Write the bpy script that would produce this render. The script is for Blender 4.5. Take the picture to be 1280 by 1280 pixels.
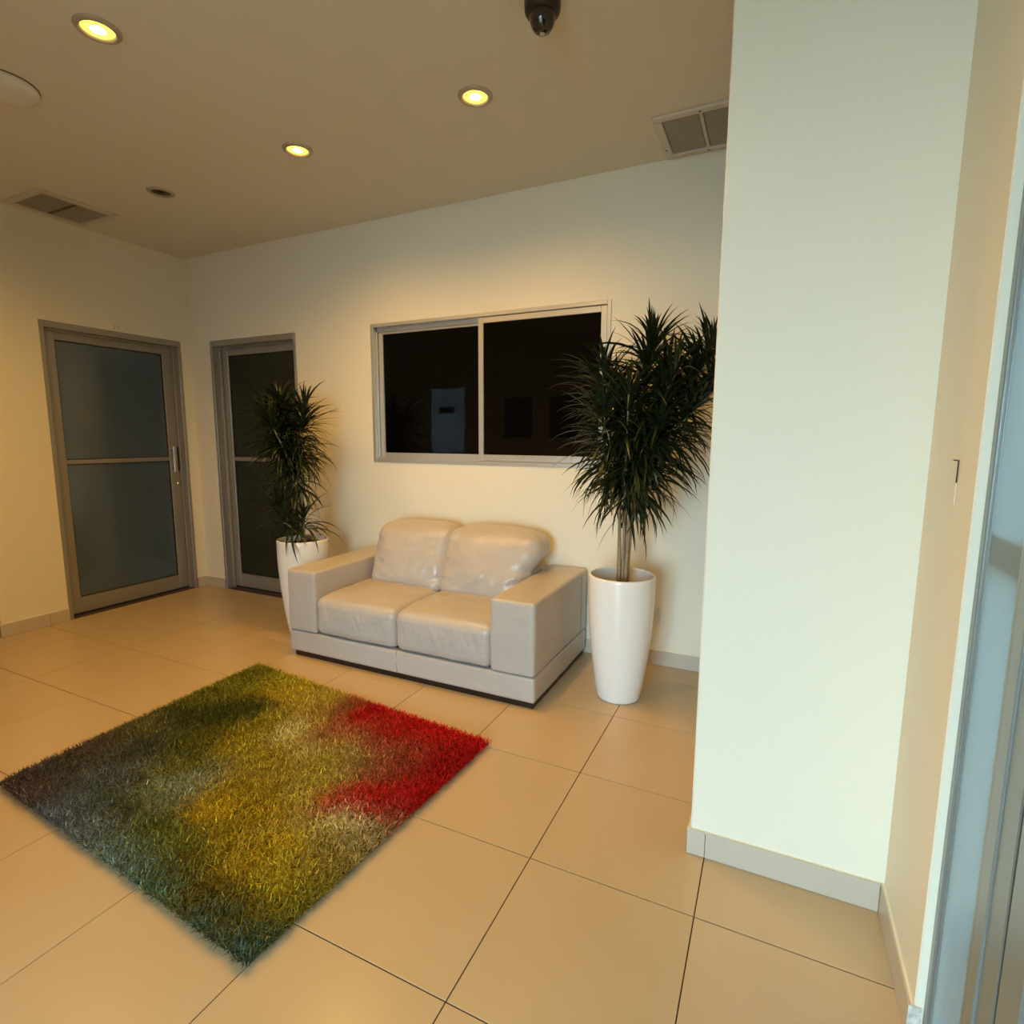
import bpy, bmesh, math, random
import numpy as np
from mathutils import Vector, Matrix, noise

random.seed(7)
rng = np.random.default_rng(11)
for _o in list(bpy.data.objects):
    bpy.data.objects.remove(_o)
SC = bpy.context.scene
COL = SC.collection

# ------------------------------------------------------------------ camera
CAM_POS = Vector((0.12495, -1.4609, 1.3272))
YAW, PITCH, ROLL = -0.4436, -0.1348, 0.0045
_fw = Vector((math.sin(YAW) * math.cos(PITCH), math.cos(YAW) * math.cos(PITCH), math.sin(PITCH)))
_rt = Vector((math.cos(YAW), -math.sin(YAW), 0))
_up = _rt.cross(_fw)
_r2 = math.cos(ROLL) * _rt + math.sin(ROLL) * _up
_u2 = -math.sin(ROLL) * _rt + math.cos(ROLL) * _up
cam_d = bpy.data.cameras.new('camera')
cam_d.sensor_fit = 'HORIZONTAL'
cam_d.sensor_width = 36
cam_d.lens = 687.3485 / 1280 * 36
cam_d.clip_start = 0.02
cam = bpy.data.objects.new('camera', cam_d)
cam.matrix_world = Matrix(((_r2.x, _u2.x, -_fw.x, CAM_POS.x), (_r2.y, _u2.y, -_fw.y, CAM_POS.y),
                           (_r2.z, _u2.z, -_fw.z, CAM_POS.z), (0, 0, 0, 1)))
COL.objects.link(cam)
SC.camera = cam

# ------------------------------------------------------------------ world, daylight, exposure
SKY_COL = (0.62, 0.81, 1.0)
SKY_STRENGTH = 31.5
LAMP_COL = (1.0, 0.53, 0.10)
LAMP_W = 54.0
w = bpy.data.worlds.new('World'); SC.world = w; w.use_nodes = True
bg = w.node_tree.nodes['Background']
bg.inputs[0].default_value = (*SKY_COL, 1); bg.inputs[1].default_value = SKY_STRENGTH
SC.view_settings.view_transform = 'Standard'
SC.view_settings.look = 'None'
SC.view_settings.gamma = 1
SC.view_settings.use_curve_mapping = False
SC.view_settings.exposure = 0.0

# room numbers
YB, XL, ZC = 1.713, -4.417, 2.785      # back wall, left wall, ceiling
YP = 0.25                              # face of the white pier / end of the left wall
XP0, XR = -0.046, 0.478                # pier left edge, right wall
YR, XF = -2.5, -5.4                    # rear wall, far left wall
XPASS = -1.25                          # left side of the passage
HEAD = 2.105
ENT = (-1.05, 0.42)                    # glazed entrance at the end of the short passage behind the camera
YE = -4.0                              # plane of that entrance
def portal(loc, rot, sx, sz):
    l = bpy.data.lights.new('daylight_portal', 'AREA'); l.shape = 'RECTANGLE'; l.size = sx; l.size_y = sz
    l.cycles.is_portal = True
    o = bpy.data.objects.new('daylight_portal', l); o.location = loc; o.rotation_euler = rot; COL.objects.link(o)
portal(((ENT[0] + ENT[1]) / 2, YE - 0.12, HEAD / 2), (math.radians(90), 0, 0), ENT[1] - ENT[0], HEAD)

# ------------------------------------------------------------------ materials
MATS = {}
def mat(name, col, rough=0.5, metal=0.0, spec=0.5, noise_scale=None, noise_amt=0.0, bump=0.0, bump_scale=None,
        emit=None, emit_s=0.0, coat=0.0, bump_dist=0.01):
    if name in MATS: return MATS[name]
    m = bpy.data.materials.new(name); m.use_nodes = True
    nt = m.node_tree; b = nt.nodes['Principled BSDF']
    b.inputs['Base Color'].default_value = (*col, 1)
    b.inputs['Roughness'].default_value = rough
    b.inputs['Metallic'].default_value = metal
    b.inputs['Specular IOR Level'].default_value = spec
    b.inputs['Coat Weight'].default_value = coat
    b.inputs['Coat Roughness'].default_value = 0.08
    if emit:
        b.inputs['Emission Color'].default_value = (*emit, 1); b.inputs['Emission Strength'].default_value = emit_s
    if noise_scale:
        tc = nt.nodes.new('ShaderNodeTexCoord'); n = nt.nodes.new('ShaderNodeTexNoise')
        n.inputs['Scale'].default_value = noise_scale; n.inputs['Detail'].default_value = 4
        nt.links.new(tc.outputs['Object'], n.inputs['Vector'])
        mx = nt.nodes.new('ShaderNodeMix'); mx.data_type = 'RGBA'
        lo = tuple(c * (1 - noise_amt) for c in col); hi = tuple(min(1, c * (1 + noise_amt)) for c in col)
        mx.inputs[6].default_value = (*lo, 1); mx.inputs[7].default_value = (*hi, 1)
        nt.links.new(n.outputs['Fac'], mx.inputs[0]); nt.links.new(mx.outputs[2], b.inputs['Base Color'])
    if bump:
        tc = nt.nodes.new('ShaderNodeTexCoord'); n = nt.nodes.new('ShaderNodeTexNoise')
        n.inputs['Scale'].default_value = bump_scale or 60; n.inputs['Detail'].default_value = 3
        nt.links.new(tc.outputs['Object'], n.inputs['Vector'])
        bp = nt.nodes.new('ShaderNodeBump'); bp.inputs['Strength'].default_value = bump; bp.inputs['Distance'].default_value = bump_dist
        nt.links.new(n.outputs['Fac'], bp.inputs['Height']); nt.links.new(bp.outputs['Normal'], b.inputs['Normal'])
    MATS[name] = m
    return m

def glass_mat(name, tint, gloss_rough=0.02, fres=0.06):
    m = bpy.data.materials.new(name); m.use_nodes = True; nt = m.node_tree; nt.nodes.clear()
    out = nt.nodes.new('ShaderNodeOutputMaterial'); mx = nt.nodes.new('ShaderNodeMixShader')
    t = nt.nodes.new('ShaderNodeBsdfTransparent'); t.inputs[0].default_value = (*tint, 1)
    g = nt.nodes.new('ShaderNodeBsdfGlossy'); g.inputs['Roughness'].default_value = gloss_rough
    f = nt.nodes.new('ShaderNodeLayerWeight'); f.inputs[0].default_value = fres * 4
    nt.links.new(f.outputs['Fresnel'], mx.inputs[0]); nt.links.new(t.outputs[0], mx.inputs[1]); nt.links.new(g.outputs[0], mx.inputs[2])
    nt.links.new(mx.outputs[0], out.inputs[0])
    return m

def frosted_mat(name, col, trans, rough=0.3, lines=False):
    """sand-blasted glass: diffuse + translucent + soft gloss"""
    m = bpy.data.materials.new(name); m.use_nodes = True; nt = m.node_tree; nt.nodes.clear()
    out = nt.nodes.new('ShaderNodeOutputMaterial')
    d = nt.nodes.new('ShaderNodeBsdfDiffuse'); d.inputs[0].default_value = (*col, 1)
    t = nt.nodes.new('ShaderNodeBsdfTranslucent'); t.inputs[0].default_value = (*trans, 1)
    a = nt.nodes.new('ShaderNodeAddShader')
    g = nt.nodes.new('ShaderNodeBsdfGlossy'); g.inputs['Roughness'].default_value = rough
    f = nt.nodes.new('ShaderNodeFresnel'); f.inputs[0].default_value = 1.5
    mx = nt.nodes.new('ShaderNodeMixShader')
    nt.links.new(d.outputs[0], a.inputs[0]); nt.links.new(t.outputs[0], a.inputs[1])
    nt.links.new(f.outputs[0], mx.inputs[0]); nt.links.new(a.outputs[0], mx.inputs[1]); nt.links.new(g.outputs[0], mx.inputs[2])
    nt.links.new(mx.outputs[0], out.inputs[0])
    return m

M_WALL = mat('wall_paint', (0.80, 0.755, 0.615), 0.55, spec=0.3, bump=0.08, bump_scale=220, bump_dist=0.002)
M_CEIL = mat('ceiling_paint', (0.70, 0.665, 0.555), 0.8, spec=0.2, bump=0.1, bump_scale=260, bump_dist=0.002)
M_GROUT = mat('tile_grout', (0.07, 0.035, 0.015), 0.9)
M_TILE = mat('porcelain_tile', (0.53, 0.40, 0.235), 0.28, spec=0.5, noise_scale=3.0, noise_amt=0.06)
M_SKIRT = mat('skirting_tile', (0.54, 0.475, 0.385), 0.3, noise_scale=8, noise_amt=0.05)
M_ALU = mat('satin_aluminium', (0.36, 0.34, 0.30), 0.42, metal=0.55, noise_scale=4, noise_amt=0.04)
M_ALU_L = mat('bright_aluminium', (0.60, 0.60, 0.57), 0.36, metal=0.6, noise_scale=4, noise_amt=0.03)
M_ALU_C = mat('cool_grey_aluminium', (0.27, 0.32, 0.325), 0.35, metal=0.5, noise_scale=4, noise_amt=0.04)
M_ALU_D = mat('shadow_gasket', (0.015, 0.015, 0.014), 0.6)
M_CHROME = mat('polished_steel', (0.75, 0.74, 0.72), 0.2, metal=1.0)
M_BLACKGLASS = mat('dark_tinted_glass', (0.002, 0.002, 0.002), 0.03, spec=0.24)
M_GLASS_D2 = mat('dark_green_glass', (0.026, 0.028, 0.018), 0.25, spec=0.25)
M_GLASS_D1 = mat('blue_grey_film_glass', (0.070, 0.105, 0.150), 0.13, spec=0.85)
M_LEATHER = mat('greige_leather', (0.475, 0.43, 0.385), 0.30, spec=0.45, noise_scale=6, noise_amt=0.06, bump=0.45, bump_scale=40, bump_dist=0.006)
M_SEAM = mat('leather_seam', (0.34, 0.30, 0.26), 0.6)
M_DARKWOOD = mat('dark_wood', (0.018, 0.008, 0.006), 0.4, noise_scale=20, noise_amt=0.3)
M_POT = mat('white_lacquer', (0.82, 0.81, 0.78), 0.12, spec=0.6, noise_scale=2, noise_amt=0.01)
M_SOIL = mat('potting_soil', (0.05, 0.035, 0.022), 0.95, noise_scale=60, noise_amt=0.5, bump=0.8, bump_scale=80)
M_CANE = mat('dracaena_cane', (0.36, 0.255, 0.14), 0.7, noise_scale=30, noise_amt=0.4, bump=0.5, bump_scale=90)
M_LEAF = mat('dracaena_leaf', (0.014, 0.024, 0.008), 0.36, spec=0.4, noise_scale=5, noise_amt=0.35)
M_WHITE = mat('white_plastic', (0.72, 0.70, 0.64), 0.4, noise_scale=10, noise_amt=0.01)
M_VENT = mat('vent_paint', (0.58, 0.54, 0.45), 0.5, noise_scale=10, noise_amt=0.03)
M_VENTD = mat('vent_dark', (0.12, 0.10, 0.07), 0.8)
M_SLAT = mat('vent_slat', (0.36, 0.32, 0.25), 0.6)
M_BLACK = mat('black_plastic', (0.012, 0.012, 0.012), 0.35)
M_DOME = mat('smoked_dome', (0.010, 0.009, 0.008), 0.08, spec=0.6, coat=0.5)
M_RING = mat('lamp_trim', (0.45, 0.40, 0.32), 0.4, metal=0.4)
M_LAMPOFF = mat('unlit_recess_shade', (0.030, 0.022, 0.014), 0.4)
M_CHIP = mat('bare_plaster', (0.62, 0.60, 0.54), 0.9, noise_scale=70, noise_amt=0.6, bump=1.0, bump_scale=90)
M_CRACK = mat('dark_crack', (0.06, 0.05, 0.04), 0.9)  # dark line colour of the cracked plate edge
M_TERRACE = mat('terrace_concrete', (0.20, 0.19, 0.175), 0.9, noise_scale=3, noise_amt=0.15)
M_PAPER = mat('notice_print', (0.05, 0.05, 0.05), 0.5)
M_FRAME = mat('black_frame', (0.02, 0.02, 0.02), 0.4)
G_CLEAR = glass_mat('clear_glass', (0.92, 0.97, 0.95))
G_TINT = glass_mat('tinted_glass', (0.012, 0.018, 0.018))
G_FROST = frosted_mat('frosted_glass', (0.10, 0.13, 0.14), (0.34, 0.37, 0.38), 0.25)
G_SIDE = frosted_mat('frosted_sidelight_glass', (0.12, 0.16, 0.165), (0.16, 0.205, 0.21), 0.18)

# ------------------------------------------------------------------ mesh helpers
def link(name, me, m=None, parent=None, smooth=False):
    o = bpy.data.objects.new(name, me); COL.objects.link(o)
    if m is not None and not me.materials: me.materials.append(m)
    if parent is not None: o.parent = parent
    if smooth:
        for p in me.polygons: p.use_smooth = True
    return o

def from_bm(name, bm, m=None, parent=None, smooth=False):
    me = bpy.data.meshes.new(name); bm.normal_update(); bm.to_mesh(me); bm.free()
    return link(name, me, m, parent, smooth)

def empty(name, loc, parent=None):
    o = bpy.data.objects.new(name, None); o.empty_display_size = 0.1; o.location = loc; COL.objects.link(o)
    if parent is not None: o.parent = parent
    return o

def tag(o, label=None, cat=None, group=None, kind=None):
    if label: o['label'] = label
    if cat: o['category'] = cat
    if group: o['group'] = group
    if kind: o['kind'] = kind
    return o

def add_box(bm, x0, x1, y0, y1, z0, z1, bev=0.0, seg=1):
    mtx = Matrix.Translation(((x0 + x1) / 2, (y0 + y1) / 2, (z0 + z1) / 2)) @ Matrix.Diagonal((x1 - x0, y1 - y0, z1 - z0, 1))
    r = bmesh.ops.create_cube(bm, size=1, matrix=mtx)
    if bev:
        es = list({e for v in r['verts'] for e in v.link_edges})
        bmesh.ops.bevel(bm, geom=es, offset=bev, segments=seg, affect='EDGES', profile=0.5)

def box(name, b, m, parent=None, bev=0.0, seg=1, off=(0, 0, 0)):
    """b in world coordinates; off = the parent's world position"""
    bm = bmesh.new()
    add_box(bm, b[0] - off[0], b[1] - off[0], b[2] - off[1], b[3] - off[1], b[4] - off[2], b[5] - off[2], bev, seg)
    return from_bm(name, bm, m, parent)

def boxes(name, bs, m, parent=None, bev=0.0, off=(0, 0, 0)):
    bm = bmesh.new()
    for b in bs: add_box(bm, b[0] - off[0], b[1] - off[0], b[2] - off[1], b[3] - off[1], b[4] - off[2], b[5] - off[2], bev)
    return from_bm(name, bm, m, parent)

def lathe(name, prof, m, parent=None, n=48, loc=(0, 0, 0), smooth=True):
    bm = bmesh.new(); rings = []
    for r, z in prof:
        if r < 1e-6: rings.append([bm.verts.new((loc[0], loc[1], loc[2] + z))])
        else: rings.append([bm.verts.new((loc[0] + r * math.cos(2 * math.pi * k / n), loc[1] + r * math.sin(2 * math.pi * k / n), loc[2] + z)) for k in range(n)])
    for a, b in zip(rings, rings[1:]):
        for k in range(n):
            k2 = (k + 1) % n
            if len(a) == 1 and len(b) == 1: continue
            if len(a) == 1: bm.faces.new((a[0], b[k], b[k2]))
            elif len(b) == 1: bm.faces.new((a[k], b[0], a[k2]))
            else: bm.faces.new((a[k], b[k], b[k2], a[k2]))
    bmesh.ops.recalc_face_normals(bm, faces=bm.faces)
    return from_bm(name, bm, m, parent, smooth)

def add_tube(bm, pts, rad, n=8):
    """tube through pts with a radius for each"""
    rings = []
    for i, p in enumerate(pts):
        p = Vector(p)
        d = (Vector(pts[min(i + 1, len(pts) - 1)]) - Vector(pts[max(i - 1, 0)])).normalized()
        a = d.cross(Vector((0.3, 1, 0.1))).normalized(); b = d.cross(a)
        r = rad[i] if isinstance(rad, (list, tuple)) else rad
        rings.append([bm.verts.new(p + r * (math.cos(2 * math.pi * k / n) * a + math.sin(2 * math.pi * k / n) * b)) for k in range(n)])
    for A, B in zip(rings, rings[1:]):
        for k in range(n): bm.faces.new((A[k], A[(k + 1) % n], B[(k + 1) % n], B[k]))
    bm.faces.new(rings[0][::-1]); bm.faces.new(rings[-1])

def rbox(name, b, r, m, parent=None, n=14, bulge=(0, 0, 0, 0, 0, 0), wrinkle=0.0, wscale=9.0, deform=None, off=(0, 0, 0), seed=0):
    """soft upholstered box: rounded edges, puffed faces (-x,+x,-y,+y,-z,+z), wrinkles; deform(p)->p in world space"""
    hx, hy, hz = (b[1] - b[0]) / 2, (b[3] - b[2]) / 2, (b[5] - b[4]) / 2
    c = Vector(((b[0] + b[1]) / 2, (b[2] + b[3]) / 2, (b[4] + b[5]) / 2)); H = (hx, hy, hz)
    def grid(h):
        rr = min(r, h * 0.98)
        k = 4
        edge = [-h + rr * (1 - math.cos(math.pi / 2 * i / k)) * 1.0 for i in range(k)]
        mid = [(-h + rr) + (2 * h - 2 * rr) * i / n for i in range(n + 1)]
        return edge + mid + [-e for e in reversed(edge)]
    G = [grid(h) for h in H]
    bm = bmesh.new(); cache = {}
    def vert(i, j, k):
        key = (i, j, k)
        if key in cache: return cache[key]
        p = Vector((G[0][i], G[1][j], G[2][k]))
        q = Vector([max(-(H[a] - r), min(H[a] - r, p[a])) for a in range(3)])
        d = p - q
        # exact rounded corner
        ln = max(abs(d.x), abs(d.y), abs(d.z))
        pos = q + (d.normalized() * r if d.length > 1e-7 and ln > r * 0.999 else d)
        u = [min(1, abs(pos[a]) / H[a]) for a in range(3)]
        for a in range(3):
            o1, o2 = [t for t in range(3) if t != a]
            f = (1 - u[o1] ** 2.4) * (1 - u[o2] ** 2.4)
            s = bulge[2 * a] if pos[a] < 0 else bulge[2 * a + 1]
            pos[a] += math.copysign(s * f * u[a], pos[a])
        if wrinkle:
            nn = pos.normalized()
            e = noise.fractal(Vector(pos) * wscale + Vector((seed * 7.3, seed * 3.1, 0)), 1.0, 2.0, 3)
            pos += nn * wrinkle * e
        pos = pos + c
        if deform: pos = deform(pos)
        cache[key] = bm.verts.new(pos - Vector(off)); return cache[key]
    N = [len(g) - 1 for g in G]
    for a in range(3):
        o1, o2 = [(1, 2), (2, 0), (0, 1)][a]
        for side in (0, N[a]):
            for i in range(N[o1]):
                for j in range(N[o2]):
                    vs = []
                    for di, dj in ((0, 0), (1, 0), (1, 1), (0, 1)):
                        idx = [0, 0, 0]; idx[a] = side; idx[o1] = i + di; idx[o2] = j + dj
                        vs.append(vert(*idx))
                    if side == 0: vs.reverse()
                    if len(set(vs)) == 4:
                        try: bm.faces.new(vs)
                        except ValueError: pass
    return from_bm(name, bm, m, parent, True)

# ------------------------------------------------------------------ floor and tiles
T = 0.5
floor = box('floor', (XF - 0.15, XR + 0.7, YE - 0.15, YB + 0.3, -0.12, -0.004), M_GROUT)
tag(floor, 'beige glossy porcelain tile floor with thin dark joints', 'floor', kind='structure')
tile_me = None
J = 0.0016
def tile(x0, x1, y0, y1):
    global tile_me
    full = abs(x1 - x0 - T) < 1e-6 and abs(y1 - y0 - T) < 1e-6
    if full and tile_me is not None:
        o = bpy.data.objects.new('tile', tile_me); COL.objects.link(o)
    else:
        bm = bmesh.new()
        hx, hy = (x1 - x0) / 2 - J, (y1 - y0) / 2 - J
        add_box(bm, -hx, hx, -hy, hy, -0.004, 0.0, 0.0007)
        o = from_bm('tile', bm, M_TILE)
        if full: tile_me = o.data
    o.location = ((x0 + x1) / 2, (y0 + y1) / 2, 0); o.parent = floor
for i in range(-11, 2):
    for j in range(-8, 4):
        x0, x1, y0, y1 = i * T, (i + 1) * T, j * T, (j + 1) * T
        lo_x = XL if y0 >= YP - 0.01 else (XF if j >= -5 else XPASS)
        x0c, x1c = max(x0, lo_x), min(x1, XR + 0.02 if y0 >= -0.6 else XR + 0.02)
        y1c = min(y1, YB)
        if x0 >= 0 and y0 >= 0.5: continue
        if x1c - x0c < 0.02 or y1c - y0 < 0.02: continue
        tile(x0c, x1c, y0, y1c)

ceiling = box('ceiling', (XF - 0.15, XR + 0.2, YE - 0.2, YB + 0.15, ZC, ZC + 0.1), M_CEIL)
tag(ceiling, 'plain cream painted ceiling with recessed lights', 'ceiling', kind='structure')

# ------------------------------------------------------------------ walls with their openings
W1 = (-2.487, -0.7625, 1.147, HEAD)        # window opening  x0 x1 z0 z1
D2 = (-4.165, -3.200, 0.0, HEAD)           # door in the back wall
D1 = (0.637, 1.625, 0.0, HEAD)             # door in the left wall  y0 y1
TH = 0.16
wall_back = boxes('wall_back', [
    (XL - TH, D2[0], YB, YB + TH, 0, ZC), (D2[0], D2[1], YB, YB + TH, HEAD, ZC),
    (D2[1], W1[0], YB, YB + TH, 0, ZC), (W1[0], W1[1], YB, YB + TH, W1[3], ZC), (W1[0], W1[1], YB, YB + TH, 0, W1[2]),
    (W1[1], XR + TH, YB, YB + TH, 0, ZC)], M_WALL)
tag(wall_back, 'cream painted back wall with window and door', 'wall', kind='structure')
wall_left = boxes('wall_left', [
    (XL - TH, XL, YP, D1[0], 0, ZC), (XL - TH, XL, D1[0], D1[1], HEAD, ZC), (XL - TH, XL, D1[1], YB, 0, ZC),
    (XF - TH, XL - TH, YP, YP + TH, 0, ZC), (XF - TH, XF, YR, YP, 0, ZC)], M_WALL)
tag(wall_left, 'cream painted left wall with frosted glass door', 'wall', kind='structure')
wall_pier = box('wall_pier', (XP0, XR + TH, YP, YB, 0, ZC), M_WALL, bev=0.004)
tag(wall_pier, 'white pier in the right foreground lit by daylight', 'wall', kind='structure')
Y3 = -0.122                                # near end of the short right wall
wall_right = boxes('wall_right', [(XR, XR + TH, Y3, YP, 0, ZC), (XR, XR + TH, -2.2, Y3, HEAD, ZC), (XR, XR + TH, YE, -2.2, 0, ZC)], M_WALL, bev=0.003)
tag(wall_right, 'short cream wall at the right edge beside glass door', 'wall', kind='structure')
D5 = (-4.95, -4.25, 0.0, 2.12)
wall_front = boxes('wall_front', [
    (XF - TH, D5[0], YR - TH, YR, 0, ZC), (D5[0], D5[1], YR - TH, YR, D5[3], ZC), (D5[1], XPASS, YR - TH, YR, 0, ZC),
    (XPASS - TH, XPASS, YE, YR - TH, 0, ZC), (XPASS - TH, ENT[0], YE - TH, YE, 0, ZC),
    (ENT[0], ENT[1], YE - TH, YE, HEAD, ZC), (ENT[1], XR + TH, YE - TH, YE, 0, ZC)], M_WALL)
tag(wall_front, 'cream wall behind the camera with the glazed entrance', 'wall', kind='structure')

# skirting tiles
BH, BT = 0.088, 0.010
def skirting(name, axis, const, sgn, a0, a1, joints, label):
    """strip of skirting tiles; axis 'x' runs along x at y=const, sgn = direction out of the wall"""
    def bb(u0, u1, t0, t1, z0, z1):
        lo, hi = sorted((const + sgn * t0, const + sgn * t1))
        return (u0, u1, lo, hi, z0, z1) if axis == 'x' else (lo, hi, u0, u1, z0, z1)
    base = box(name, bb(a0, a1, 0.0, BT * 0.6, 0, BH - 0.008), M_GROUT)
    box('caulk_line', bb(a0, a1, 0.0, BT * 0.62, BH - 0.008, BH - 0.0004), M_WALL, base)
    tag(base, label, 'skirting', kind='structure')
    cuts = [a0] + [j for j in joints if a0 < j < a1] + [a1]
    for u0, u1 in zip(cuts, cuts[1:]):
        box('skirting_tile', bb(u0 + 0.0008, u1 - 0.0008, BT * 0.6, BT, 0.001, BH), M_SKIRT, base, bev=0.001)
jx = [k * T for k in range(-12, 3)]
skirting('baseboard_back', 'x', YB, -1, D2[1], XP0, jx, 'beige tile skirting along the back wall')
skirting('baseboard_corner', 'x', YB, -1, XL + BT, D2[0], jx, 'short tile skirting between the two doors')
skirting('baseboard_left', 'y', XL, 1, YP - BT, D1[0], [0.515], 'beige tile skirting left of the frosted door')
skirting('baseboard_left_corner', 'y', XL, 1, D1[1], YB, [], 'tile skirting right of the frosted door')
skirting('baseboard_left_return', 'x', YP, -1, XF, XL, jx, 'tile skirting at left wall end')
skirting('baseboard_pier', 'x', YP, -1, XP0 - BT, XR - BT, [0.0], 'pale tile skirting along the white pier')
skirting('baseboard_pier_side', 'y', XP0, -1, YP, YB - BT, jx, 'tile skirting on the hidden pier side')
skirting('baseboard_right', 'y', XR, -1, Y3, YP, [], 'tile skirting on the short right wall')

# chipped plaster at the end of the right skirting
chip = box('plaster_chip', (XR - BT - 0.001, XR + 0.014, Y3 - 0.004, Y3 + 0.001, 0.001, BH), M_CHIP, wall_right)

# ------------------------------------------------------------------ window with dark panes
def frame_bars(x0, x1, z0, z1, y0, y1, t, tb=None):
    tb = tb or t
    return [(x0, x0 + t, y0, y1, z0, z1), (x1 - t, x1, y0, y1, z0, z1), (x0 + t, x1 - t, y0, y1, z1 - t, z1), (x0 + t, x1 - t, y0, y1, z0, z0 + tb)]
o0 = (W1[0], YB, W1[2])
win = empty('window_1', o0)
tag(win, 'dark tinted sliding window with pale aluminium frame', 'window', kind='structure')
boxes('window_frame', frame_bars(W1[0], W1[1], W1[2], W1[3], YB - 0.006, YB + 0.10, 0.024), M_ALU_L, win, 0.002, o0)
boxes('guide_track', [(W1[0] + 0.024, W1[1] - 0.024, YB + 0.028, YB + 0.034, W1[3] - 0.05, W1[3] - 0.024),
                      (W1[0] + 0.024, W1[1] - 0.024, YB + 0.028, YB + 0.034, W1[2] + 0.024, W1[2] + 0.034),
                      (W1[0] + 0.024, W1[0] + 0.034, YB + 0.028, YB + 0.034, W1[2] + 0.024, W1[3] - 0.024)], M_ALU_L, win, 0.001, o0)
def sash(x0, x1, y0, y1, t, tb):
    s = boxes('sash', frame_bars(x0, x1, W1[2] + 0.026, W1[3] - 0.026, y0, y1, t, tb), M_ALU_L, win, 0.002, o0)
    box('pane', (x0 + t, x1 - t, (y0 + y1) / 2 - 0.003, (y0 + y1) / 2 + 0.003, W1[2] + 0.026 + tb, W1[3] - 0.026 - t), M_BLACKGLASS, s, off=o0)
sash(W1[0] + 0.030, -1.575, YB + 0.040, YB + 0.065, 0.040, 0.042)
sash(-1.630, W1[1] - 0.026, YB + 0.004, YB + 0.027, 0.036, 0.042)
# dark room behind is closed by a backing so that nothing shines through
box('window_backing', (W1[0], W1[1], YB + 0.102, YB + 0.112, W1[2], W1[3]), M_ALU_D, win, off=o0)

# ------------------------------------------------------------------ aluminium and glass doors
def glass_door(name, label, axis, a0, a1, plane, inward, glass, stile, recess, handle=None, mid=1.135, gl_label=None):
    """axis 'x': door in a wall along x at y=plane; inward = sign into the wall"""
    org = ((a0 + a1) / 2, plane, 0) if axis == 'x' else (plane, (a0 + a1) / 2, 0)
    root = empty(name, org); tag(root, label, 'door', kind='structure')
    def bb(u0, u1, d0, d1, z0, z1):
        lo, hi = sorted((plane + inward * d0, plane + inward * d1))
        return (u0, u1, lo, hi, z0, z1) if axis == 'x' else (lo, hi, u0, u1, z0, z1)
    F = 0.026
    boxes('door_frame', [bb(a0, a0 + F, -0.006, 0.12, 0, HEAD), bb(a1 - F, a1, -0.006, 0.12, 0, HEAD), bb(a0 + F, a1 - F, -0.006, 0.12, HEAD - 0.045, HEAD)], M_ALU, root, 0.002, org)
    boxes('door_stop', [bb(a0 + F, a0 + F + 0.014, recess - 0.022, recess - 0.004, 0, HEAD - 0.045), bb(a1 - F - 0.014, a1 - F, recess - 0.022, recess - 0.004, 0, HEAD - 0.045),
                        bb(a0 + F + 0.014, a1 - F - 0.014, recess - 0.022, recess - 0.004, HEAD - 0.06, HEAD - 0.045)], M_ALU, root, 0.001, org)
    l0, l1, zt = a0 + F + 0.003, a1 - F - 0.003, HEAD - 0.050
    zb, bt, tt = 0.014, 0.115, 0.062
    leaf = boxes('leaf', [bb(l0, l0 + stile, recess, recess + 0.04, zb, zt), bb(l1 - stile, l1, recess, recess + 0.04, zb, zt),
                          bb(l0 + stile, l1 - stile, recess, recess + 0.04, zt - tt, zt), bb(l0 + stile, l1 - stile, recess, recess + 0.04, zb, zb + bt)], M_ALU, root, 0.002, org)
    box('mid_rail', bb(l0 + stile, l1 - stile, recess + 0.004, recess + 0.036, mid - 0.016, mid + 0.016), M_ALU, leaf, 0.002, 1, org)
    for z0, z1 in ((zb + bt, mid - 0.016), (mid + 0.016, zt - tt)):
        box('pane', bb(l0 + stile, l1 - stile, recess + 0.016, recess + 0.024, z0, z1), glass, leaf, off=org)
        g = 0.006
        boxes('gasket', [bb(l0 + stile, l0 + stile + g, recess + 0.010, recess + 0.016, z0, z1), bb(l1 - stile - g, l1 - stile, recess + 0.010, recess + 0.016, z0, z1),
                         bb(l0 + stile + g, l1 - stile - g, recess + 0.010, recess + 0.016, z0, z0 + g), bb(l0 + stile + g, l1 - stile - g, recess + 0.010, recess + 0.016, z1 - g, z1)], M_ALU_D, leaf, off=org)
    box('sweep', bb(l0, l1, recess + 0.004, recess + 0.03, 0.001, 0.014), M_ALU_D, root, off=org)
    if handle:
        u = l1 - stile * 0.80
        boxes('pull_handle', [bb(u - 0.012, u + 0.012, recess - 0.045, recess - 0.037, 1.025, 1.240), bb(u - 0.006, u + 0.006, recess - 0.037, recess, 1.05, 1.065), bb(u - 0.006, u + 0.006, recess - 0.037, recess, 1.20, 1.215)], M_CHROME, leaf, 0.002, org)
        box('strike_slot', bb(l1 - 0.020, l1 - 0.006, recess - 0.003, recess + 0.001, 1.03, 1.235), M_ALU_D, leaf, off=org)
        bm = bmesh.new()
        c0 = Vector(bb(l1 - stile * 0.42, l1, recess - 0.012, recess, 0.925, 0.94)[0::2]); 
        p = (plane + inward * (recess - 0.014), l1 - stile * 0.42, 0.925) if axis == 'y' else (l1 - stile * 0.42, plane + inward * (recess - 0.014), 0.925)
        q = (plane + inward * recess, p[1], 0.925) if axis == 'y' else (p[0], plane + inward * recess, 0.925)
        add_tube(bm, [Vector(p) - Vector(org), Vector(q) - Vector(org)], [0.014, 0.016], 16)
        lk = from_bm('lock_cylinder', bm, M_CHROME, leaf, True)
    return root
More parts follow.
